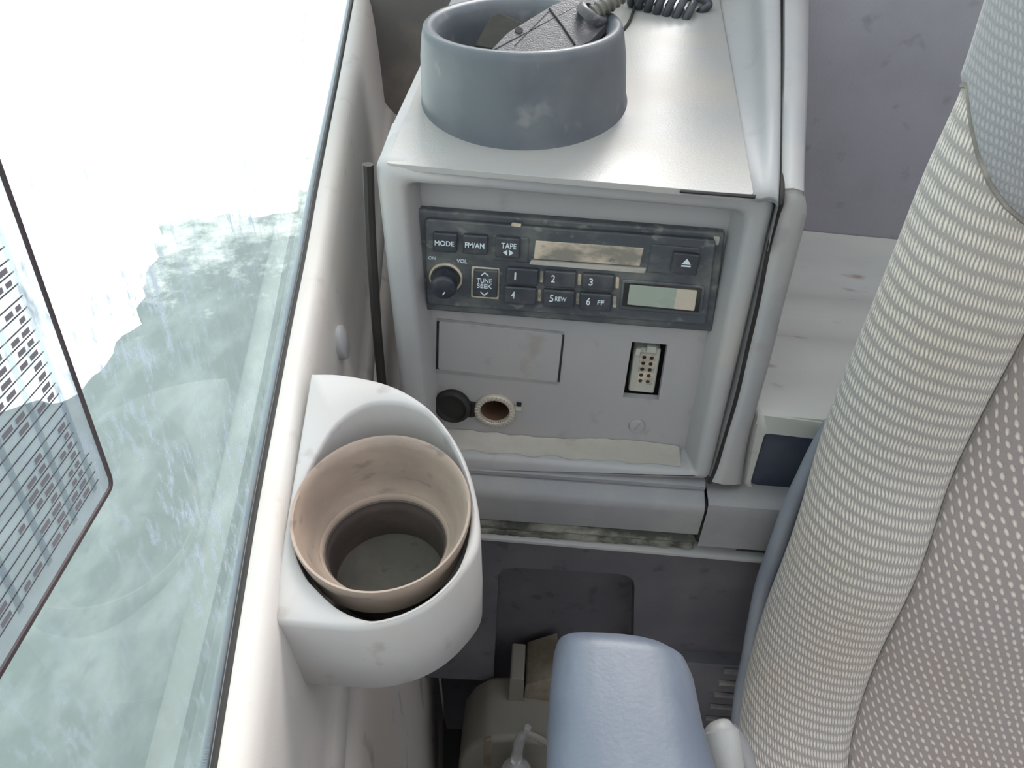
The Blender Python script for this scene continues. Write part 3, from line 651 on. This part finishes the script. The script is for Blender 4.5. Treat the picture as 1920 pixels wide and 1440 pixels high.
label('ON', 810, 484, 13, 6, RAD, YF-.0001); label('VOL', 866, 490, 19, 7, RAD, YF-.0001)
# cassette slot with dusty flap
slab([(996,449),(1222,465),(1218,512),(992,494)], YF+.0006, .004, 'cassette_slot', M['black'], root, r=.001, bevel=0)
slab([(1004,451),(1208,465),(1200,500),(1000,486)], YF-.0004, .003, 'cassette_flap', M['radio_dust'], root, r=.001, bevel=.0008)
slab([(996,489),(1212,504),(1208,513),(992,496)], YF-.0018, .004, 'slot_lip', M['beige_dirt'], root, r=.0008, bevel=.0008)
slab([(1222,458),(1314,466),(1305,519),(1213,511)], YF-.0010, .003, 'eject_surround', M['radio'], root, r=.0015, bevel=.0008)
bb = btn('eject_button', [(1263,474),(1313,479),(1306,517),(1257,512)], .0042, M['button'])
p = Yp(1287, 494, YF-.0043)
MB().prism([p + XD*-.0032 + Vector((0,0,-.0008)), p + XD*.0032 + Vector((0,0,-.0008)), p + Vector((0,0,.0036))], (0,-.0001,0)).build('eject_mark', M['ink'], bb, smooth=False)
MB().prism([p + XD*-.0032 + Vector((0,0,-.0027)), p + XD*.0032 + Vector((0,0,-.0027)), p + XD*.0032 + Vector((0,0,-.0015)), p + XD*-.0032 + Vector((0,0,-.0015))], (0,-.0001,0)).build('eject_mark', M['ink'], bb, smooth=False)
# volume knob
kc = Yp(836, 520, YF)
MB().revolve([(.0118,.001),(.0118,-.0012),(.0105,-.0016),(.0098,.0004),(.0001,.0004)], kc, (0,1,0), 40).build('knob_collar', M['radio_dust'], root)
kn = MB().revolve([(.0086,.0),(.0092,-.004),(.0092,-.0125),(.0085,-.0145),(.0065,-.0155),(.0001,-.0155)], kc, (0,1,0), 48).build('volume_knob', M['knob'], root, ang=50)
kp = kc + Vector((-.0005,-.0156,-.0045))
MB().tube([kp, kp+Vector((.0016,-.0001,.0022))], .0004, 6).build('pointer_mark', M['ink'], kn)
# tune / seek rocker
slab([(884,500),(937,504),(935,562),(883,558)], YF-.0008, .002, 'rocker_surround', M['radio_dust'], root, r=.001, bevel=.0006)
bb = btn('tune_rocker', [(888,506),(934,509),(932,559),(886,556)], .0032, M['button'])
label('TUNE', 908, 527, 28, 8, bb, YF-.0033); label('SEEK', 908, 537, 28, 8, bb, YF-.0033)
for s, v0 in ((1, 513), (-1, 552)):
    p = Yp(909 if s > 0 else 908, v0, YF-.0033); a_ = p + Vector((0,0,s*.0012)); 
    for q in (-1, 1):
        e_ = p + XD*(q*.0026) + Vector((0,0,-s*.0012)); dn = Vector((0,0,-s*.0011))
        MB().prism([a_, e_, e_+dn, a_+dn], (0,-.00012,0)).build('chevron_mark', M['ink'], bb, smooth=False)
# presets
ps = {'1':(951,503),'2':(1022,508),'3':(1093,514),'4':(947,538),'5':(1019,544),'6':(1088,550)}
for k, (u, v) in ps.items():
    hgt = 30 if k in '123' else 31
    w = 59
    bb = btn('preset_button', [(u,v),(u+w,v+4),(u+w-2,v+4+hgt),(u-2,v+hgt)], .0034, M['button'])
    label(k, u+15, v+hgt*.52, 7 if k != '1' else 2.6, 13, bb, YF-.0035)
    if k == '5': label('REW', u+32, v+hgt*.56, 21, 8, bb, YF-.0035)
    if k == '6': label('FF', u+38, v+hgt*.58, 12, 8, bb, YF-.0035)
    dm_ = slab([(u+w+3,v+5),(u+w+9,v+6),(u+w+8,v+27),(u+w+2,v+26)], YF-.0003, .001, 'dust_streak', M['radio_dust'], root, r=.0008, bevel=0)
# display
slab([(1166,524),(1323,537),(1316,593),(1161,580)], YF-.0012, .003, 'display_bezel', M['radio'], root, r=.0025, bevel=.0008)
slab([(1171,530),(1317,541),(1310,586),(1166,574)], YF-.0014, .001, 'display_window', M['black'], root, r=.001, bevel=0)
slab([(1181,534),(1308,545),(1302,583),(1176,571)], YF-.0020, .001, 'display', M['lcd'], root, r=.001, bevel=.0002)
slab([(1270,542),(1307,545),(1301,583),(1263,579)], YF-.0022, .0006, 'display_stain', M['lcdpink'], root, r=.001, bevel=.0001)
slab([(1338,443),(1350,444),(1347,460),(1340,458)], YR-.0066, .001, 'frame_scuff', M['beige_dirt'], root, r=.001, bevel=0)
slab([(960,418),(978,420),(976,426),(958,424)], YF-.0003, .001, 'frame_scuff', M['radio_dust'], root, r=.001, bevel=0)

# ------------------------------------------------------------------ connector in its opening
root = empty('wire_connector', tuple(Yp(1210, 696, YR+.006))); tag(root, 'grey-green multi-pin plug in the rectangular opening of the console face', 'connector')
yc = YR + .006
slab([(1180,634),(1258,640),(1240,757),(1162,751)], YR+.020, .004, 'opening_back', M['black'], root, r=.001, bevel=0)
slab([(1190,652),(1240,655),(1226,738),(1178,733)], yc, .012, 'shell', M['conn'], root, r=.002, bevel=.001)
slab([(1201,661),(1232,664),(1222,722),(1194,719)], yc-.0004, .001, 'core', M['radio_dust'], root, r=.001, bevel=0)
slab([(1193,654),(1203,655),(1199,668),(1190,667)], yc-.003, .004, 'latch', M['conn'], root, r=.001, bevel=.0005)
slab([(1214,650),(1232,652),(1230,664),(1212,662)], yc-.003, .004, 'latch', M['conn'], root, r=.001, bevel=.0005)
for i in range(5):
    for j in range(2):
        p = Yp(1208 + j*14 - i*1.9, 670 + j*1.5 + i*11, yc-.0006)
        MB().revolve([(.0016,0),(.0014,-.0006),(.0001,-.0006)], p, (0,1,0), 10).build('pin_hole', M['black'], root)

# ------------------------------------------------------------------ power socket with open cap
root = empty('power_socket', tuple(SOC)); tag(root, 'round brown power socket with pale ribbed ring and dark cap hanging at its left', 'power socket')
MB().revolve([(.0168,.0),(.0168,-.0022),(.0158,-.0034),(.0130,-.0038),(.0119,-.003),(.0117,.0)], SOC, (0,1,0), 48).build('ring', M['ringmetal'], root, ang=60)
for i in range(30):
    a = 2*math.pi*i/30; d_ = Vector((math.cos(a),0,math.sin(a)))
    MB().tube([SOC + d_*.0124 + Vector((0,-.0036,0)), SOC + d_*.0160 + Vector((0,-.0036,0))], .0005, 5).build('ring_rib', M['ringmetal'], root)
MB().revolve([(.0119,-.003),(.0116,.004),(.0112,.030),(.0001,.030)], SOC, (0,1,0), 40).build('barrel', M['brown'], root, ang=40)
slab([(966,757),(979,758),(978,771),(966,770)], YR-.0016, .003, 'tab', M['conn'], root, r=.0005, bevel=.0004)
slab([(968,757),(978,758),(977,763),(968,762)], YR-.0022, .003, 'tab_slot', M['black'], root, r=.0005, bevel=0)
cc = Yp(848, 762, YR-.004)
MB().revolve([(.0150,.003),(.0153,-.001),(.0142,-.003),(.0124,-.0035),(.0112,-.0006),(.0001,-.0002)], cc, (.15,1,-.1), 40).build('cap', M['rubber'], root, ang=50)
MB().prism(roundpoly(quad([(868,752),(893,757),(890,782),(866,784)], YR-.0022), .001, 3), (0,.002,0)).build('strap', M['rubber'], root, bevel=.0005)
for k in range(4):
    MB().tube([Yp(870+k*5, 754+k, YR-.0026), Yp(868+k*5, 782, YR-.0026)], .0006, 6).build('strap_rib', M['rubber'], root)

# round plug on the sill face
pp = onp(640, 640, SB + INW*.0215, INW); pp = onp(643, 642, SB + INW*.0205 , (INW + Vector((0,0,.15))).normalized())
pg = MB().revolve([(.0125,-.004),(.0125,.0012),(.0110,.0022),(.0001,.0026)], pp, INW + Vector((0,0,.12)), 40).build('plug_button', M['console'], None, ang=50)
tag(pg, 'round grey plug button on the pale sill face above the cup holder', 'plug')
# dark gasket between sill and console
ga = MB().tube(catmull([Yp(690,308,F+.006), Yp(694,420,F+.006), Yp(700,520,F+.006), Yp(707,620,F+.006), Yp(716,720,F+.006), Yp(728,850,F+.006)], 5), .0036, 8).build('gasket', M['rubber'], CONS)

# ------------------------------------------------------------------ cup holder on the sill
BN = Vector((0, -.25, 1)); BP0 = Vector((0, .207, -.322))
def Bp(u, v, o=0): return onp(u, v, BP0 + Vector((0,0,o)), BN)
def bz(x, y, o=0): return Vector((x, y, BP0.z + .25*(y-.207) + o))
outl_px = [(583,699),(625,699),(665,704),(715,715),(760,733),(803,762),(838,800),(866,845),(885,895),(897,950),(901,1000),(894,1035),(872,1070),(840,1108),(800,1140),(745,1166),(680,1178),(600,1174),(503,1165)]
hole_px = [(725,753),(690,757),(655,775),(622,805),(590,860),(568,915),(552,975),(553,1030),(570,1075),(590,1100),(631,1138),(675,1158),(719,1163),(762,1153),(806,1128),(838,1098),(866,1050),(880,1000),(883,950),(876,895),(860,850),(833,805),(800,774),(762,757)]
outl = [Bp(*q) for q in outl_px]; hol = catmull([Bp(*q) for q in hole_px], 4, True)
ol = catmull(outl, 4); CC = Vector((-.082, .272, 0))
def radial(poly, a):
    d = Vector((math.cos(a), math.sin(a))); best = 0
    for i in range(len(poly)):
        p = poly[i].xy - CC.xy; q = poly[(i+1) % len(poly)].xy - CC.xy; e_ = q - p
        den = d.x*e_.y - d.y*e_.x
        if abs(den) < 1e-12: continue
        t = (p.x*e_.y - p.y*e_.x)/den; s_ = (p.x*d.y - p.y*d.x)/den
        if -1e-6 <= s_ <= 1+1e-6 and t > best: best = t
    return best
angs = sorted([2*math.pi*i/140 for i in range(140)] + [math.atan2(p.y-CC.y, p.x-CC.x) % (2*math.pi) for p in (outl[0], outl[-1])])
def ring(poly, ins, o, drop=0, flat=None):
    out = []
    for a in angs:
        r = (radial(poly, a) if poly is ol else min(radial(poly, a), radial(ol, a)-.0035)) - ins; x = CC.x + r*math.cos(a); y = CC.y + r*math.sin(a); p = bz(x, y, o) 
        if drop: p.z -= drop
        out.append(p)
    return out
def flat(loop, z): return [Vector((p.x, p.y, z)) for p in loop]
root = empty('cup_holder', tuple(bz(-.085,.27,-.05))); tag(root, 'pale plastic cup holder bracket on the sill with a dirty brown round liner', 'cup holder')
mb = MB().loft([flat(ring(ol,.0025,0),-.3785), flat(ring(ol,.0008,0),-.377), flat(ring(ol,.0,0),-.35), ring(ol,.0,0,.003), ring(ol,.0008,0,.0008), ring(ol,.0025,0), ring(hol,-.0018,0), ring(hol,-.0004,0,.0006), ring(hol,.0004,0,.003), flat(ring(hol,.002,0),-.345), flat(ring(hol,.004,0),-.370)], True)
mb.build('bracket', M['bracket'], root, ang=50)
mb = MB(); rr_ = flat(ring(ol,.0026,0),-.3783); mb.add(rr_, [tuple(range(len(rr_)))]); mb.build('underside', M['bracket'], root, smooth=False)
# liner
lc = Vector((-.0825, .2655, -.3025)); tl = math.atan(.20); laxis = Vector((0, -math.sin(tl), math.cos(tl)))
nc = Vector((-.0835, .2675, -.333)); fc = Vector((-.084, .268, -.362))
def circ(c, r, ax_, n=96, sx_=1):
    q = Vector(ax_).to_track_quat('Z','Y'); return [c + q @ Vector((r*sx_*math.cos(2*math.pi*i/n), r*math.sin(2*math.pi*i/n), 0)) for i in range(n)]
def circ2(c, r, tilt, n=96):
    """circle tilted about x so that its back stands higher"""
    return [c + Vector((r*math.cos(2*math.pi*i/n), r*math.cos(tilt)*math.sin(2*math.pi*i/n), r*math.sin(tilt)*math.sin(2*math.pi*i/n))) for i in range(n)]
L_ = [circ2(lc+Vector((0,0,-.024)), .0425, tl*.8), circ2(lc+Vector((0,0,-.012)), .0438, tl), circ2(lc+Vector((0,0,-.0085)), .0455, tl), circ2(lc+Vector((0,0,-.002)), .0468, tl), circ2(lc, .0465, tl), circ2(lc+Vector((0,0,-.0008)), .0450, tl),
      circ2(lc+Vector((0,0,-.004)), .0438, tl), circ2(lc+Vector((0,0,-.0055)), .0432, tl), circ2(lc.lerp(nc,.35), .0420, tl*.7), circ2(lc.lerp(nc,.72), .0385, tl*.35), circ2(nc+Vector((0,0,.0035)), .0362, 0), circ2(nc+Vector((0,0,.0025)), .0352, 0), circ2(nc+Vector((0,0,.0018)), .0350, 0), circ2(nc+Vector((0,0,.0012)), .0340, 0), circ2(nc, .0332, 0), circ2(nc+Vector((0,0,-.003)), .0328, 0)]
ln = MB().loft(L_, True).build('liner', M['linerc'], root, ang=40)
MB().loft([circ2(nc+Vector((0,0,-.0012)), .0329, 0), circ2(nc+Vector((0,0,-.002)), .0322, 0), circ2(nc+Vector((0,0,-.005)), .0322, 0), circ2(nc+Vector((0,0,-.006)), .0315, 0), circ2(nc+Vector((0,0,-.010)), .0315, 0), circ2(fc, .0300, 0)], True).build('shaded_inner_cup', M['inner_shade'], ln, ang=40)  # lower part of the liner, darkened in colour as if shaded
lf = circ2(fc+Vector((0,0,.0004)), .0305, 0); MB().add(lf, [tuple(range(len(lf)))]).build('liner_floor', M['cupfloor'], ln, smooth=False)

# ------------------------------------------------------------------ armrest
root = empty('armrest', (.05, .12, -.4)); tag(root, 'blue-grey vinyl armrest with rounded end in front of the seat', 'armrest')
ZA = -.355
apx = [(1055,1178),(1090,1166),(1150,1167),(1215,1178),(1265,1192),(1296,1212),(1312,1245),(1330,1330),(1358,1420),(1400,1540),(1470,1760)]
apl = [(1041,1195),(1033,1240),(1030,1300),(1026,1440),(1020,1760)]
pr = [Zp(u, v, ZA) for u, v in apx]; pl_ = [Zp(u, v, ZA) for u, v in apl]
def xat(poly, y):
    q = sorted(poly, key=lambda p: p.y)
    if y <= q[0].y: return q[0].x
    for a_, b_ in zip(q, q[1:]):
        if y <= b_.y: return a_.x + (b_.x-a_.x)*(y-a_.y)/max(b_.y-a_.y, 1e-6)
    return q[-1].x
ye = max(p.y for p in pr) ; yn = -.02
rows = []
for k in range(61):
    t = (k/60)**1.8; y = ye - (ye-yn)*t
    d = ye - y; e_ = (1 - (1-min(1, d/.016))**2.4)**(1/2.4)        # end rounding
    xr = xat([p for p in pr[2:]], y); xl = xat(pl_, y)
    if d < .016: xr = min(xr, xat([p for p in pr[2:]], ye-.016)); xl = xat(pl_, ye-.016)
    cx = (xl+xr)/2; hw = (xr-xl)/2*(.80+.20*e_); hz = .030*(.35+.65*e_)
    row = []
    for q in range(40):
        a_ = 2*math.pi*q/40; ca, sa = math.cos(a_), math.sin(a_); n_ = 3.6
        row.append(Vector((cx + hw*math.copysign(abs(ca)**(2/n_), ca), y, ZA-.030 + hz*math.copysign(abs(sa)**(2/n_), sa) + (.001 if sa > 0 else 0)*(1-ca*ca))))
    rows.append(row)
MB().loft(rows, True, True, True).build('pad', M['armrest'], root, ang=80)
MB().box(.03,.075,-.02,.20,ZA-.12,ZA-.055).build('bracket', M['shell'], root, bevel=.004)
root = empty('lever_knob', tuple(Zp(1350,1400,-.46))); tag(root, 'white rounded lever grip between the armrest and the seat', 'lever')
kz = Zp(1345,1352,-.43)
MB().tube(catmull([Zp(1340,1352,-.43), Zp(1349,1375,-.432), Zp(1356,1420,-.437), Zp(1362,1480,-.45), Zp(1366,1560,-.48)], 5), [.003,.0055,.0075,.0085,.009,.011,.011,.011,.011,.011,.011,.011,.011,.011,.011,.010,.010,.010,.010,.010,.010], 20).build('grip', M['white'], root)
MB().tube(catmull([Zp(1366,1370,-.47), Zp(1388,1400,-.47), Zp(1402,1450,-.47), Zp(1410,1520,-.48)], 5), .006, 12).build('stem', M['skirt'], root)

# ------------------------------------------------------------------ seat
root = empty('driver_seat', (.4,.42,-1.0)); tag(root, 'operator seat backrest in grey knitted cloth with dark smooth headrest panel', 'seat')
XS = .186
sil = [(2110,-760),(2045,-560),(1983,-370),(1905,-140),(1860,0),(1838,70),(1815,160),(1776,235),(1737,313),(1712,380),(1690,440),(1655,530),(1606,645),(1566,745),(1530,830),(1516,900),(1494,985),(1466,1060),(1438,1120),(1416,1190),(1399,1255),(1377,1340),(1378,1440),(1392,1560),(1415,1680)]
pts = [Xp(u, v, XS) for u, v in sil]
silp = catmull(pts, 5)
for _ in range(40):
    silp = [silp[0]] + [(silp[k-1] + silp[k]*2 + silp[k+1])/4 for k in range(1, len(silp)-1)] + [silp[-1]]
NT = len(silp)
prof_s = [(.050,.036,0),(.028,.030,0),(.012,.017,0),(.002,.004,0),(.002,-.008,0),(.008,-.020,0),(.020,-.031,0),(.036,-.039,0),(.055,-.043,0),(.075,-.0435,0),(.090,-.041,0),(.0965,-.0365,0),(.0995,-.0345,0),(.103,-.038,0),(.115,-.044,0),(.14,-.049,0),(.19,-.052,0),(.26,-.050,0),(.36,-.045,0),(.5,-.040,0)]
NSK = 4
pf = catmull([Vector(p) for p in prof_s], NSK)
def seatpt(i, t):
    k = min(int(t), NT-2); f = t - k
    P = silp[k].lerp(silp[k+1], f); tn = max(0, (t-15)/(NT-16)); w = .53 + .42*tn
    q = pf[i]; sc = w if q.x > 0 else 1
    xx = q.x*sc if q.x < .12 else .12*sc + (q.x-.12)
    yy_ = q.y*(.75 + .35*tn)
    return Vector((P.x + xx, P.y + yy_, P.z))
def pj(P):
    c = RM.transposed() @ P; return 960 + c.x*FPX/-c.z, 720 - c.y*FPX/-c.z
hc_u = [1700,1815,1822,1835,1857,1885,1920,1990,2200]; hc_v = [158,160,230,290,345,385,415,445,470]
def hcurve(u):
    if u <= hc_u[0]: return hc_v[0]
    for a_, b_, c_, d_ in zip(hc_u, hc_u[1:], hc_v, hc_v[1:]):
        if u <= b_: return c_ + (d_-c_)*(u-a_)/(b_-a_)
    return hc_v[-1]
cuts = []
for i in range(len(pf)):
    lo_, hi_ = 0.0, NT-1.0
    for _ in range(30):
        mid = (lo_+hi_)/2; u, v = pj(seatpt(i, mid))
        if v > hcurve(u): hi_ = mid
        else: lo_ = mid
    cuts.append(lo_)
arcs = [0]
for i in range(1, len(pf)): arcs.append(arcs[-1] + (pf[i]-pf[i-1]).length)
def vtoarc(t):
    k = int(t); return sum((silp[j+1]-silp[j]).length for j in range(k)) + (silp[min(k+1,NT-1)]-silp[min(k,NT-2)]).length*(t-k)
def seatgrid(name, i0, i1, ta, tb, nt, m, off=0):
    vs = []; uvs = []; fs = []; ni = i1-i0+1
    for k in range(nt+1):
        for i in range(i0, i1+1):
            t = ta(i) + (tb(i)-ta(i))*k/nt; p = seatpt(i, t)
            nrm = (seatpt(min(i+1,len(pf)-1), t) - seatpt(max(i-1,0), t)).cross(Vector((0,0,1))).normalized()
            if nrm.y > 0 and i > 14: nrm = -nrm
            edge = min(k, nt-k)/nt
            o_ = off*min(1, edge*28) if off else 0
            vs.append(p + nrm*o_); uvs.append((arcs[i], -vtoarc(min(t, NT-1.0001))))
    for k in range(nt):
        for i in range(ni-1): fs.append((k*ni+i, k*ni+i+1, (k+1)*ni+i+1, (k+1)*ni+i))
    me = bpy.data.meshes.new(name); me.from_pydata([tuple(v) for v in vs], [], fs); me.update()
    ul = me.uv_layers.new(name='UVMap')
    for lp_ in me.loops: ul.data[lp_.index].uv = uvs[lp_.vertex_index]
    return link(name, me, m, root, ang=180)
iS = NSK*12
seatgrid('bolster', 0, iS, lambda i: cuts[i], lambda i: NT-1.0, 150, M['fab_bolster'])
seatgrid('centre_panel', iS, len(pf)-1, lambda i: cuts[i], lambda i: NT-1.0, 150, M['fab_center'])
seatgrid('headrest_panel', 0, len(pf)-1, lambda i: 0.0, lambda i: cuts[i], 80, M['fab_head'], off=.0025)
MB().tube([seatpt(i, cuts[i]) for i in range(6, len(pf))], .0014, 6).build('headrest_piping', M['fab_seam'], root)
MB().tube([seatpt(iS, cuts[iS] + (NT-1-cuts[iS])*k/120) + Vector((.0003,-.0004,0)) for k in range(121)], .0011, 6).build('seam', M['fab_seam'], root)
# shell edge visible left of the cloth
shl = [Xp(u, v, XS+.002) for u, v in [(1545,800),(1519,850),(1497,900),(1471,960),(1445,1039),(1422,1106),(1406,1185),(1397,1237),(1384,1300),(1376,1380),(1382,1480),(1400,1600)]]
sp_ = catmull([p + Vector((.0052,.004,0)) for p in shl], 5)
MB().tube(sp_, [.0045 + .003*min(1, k/20) for k in range(len(sp_))], 12).build('shell_edge', M['shell'], root)
MB().box(.245,.70,.402,.430,-1.10,.045).build('back_shell', M['shell'], root, bevel=.01)
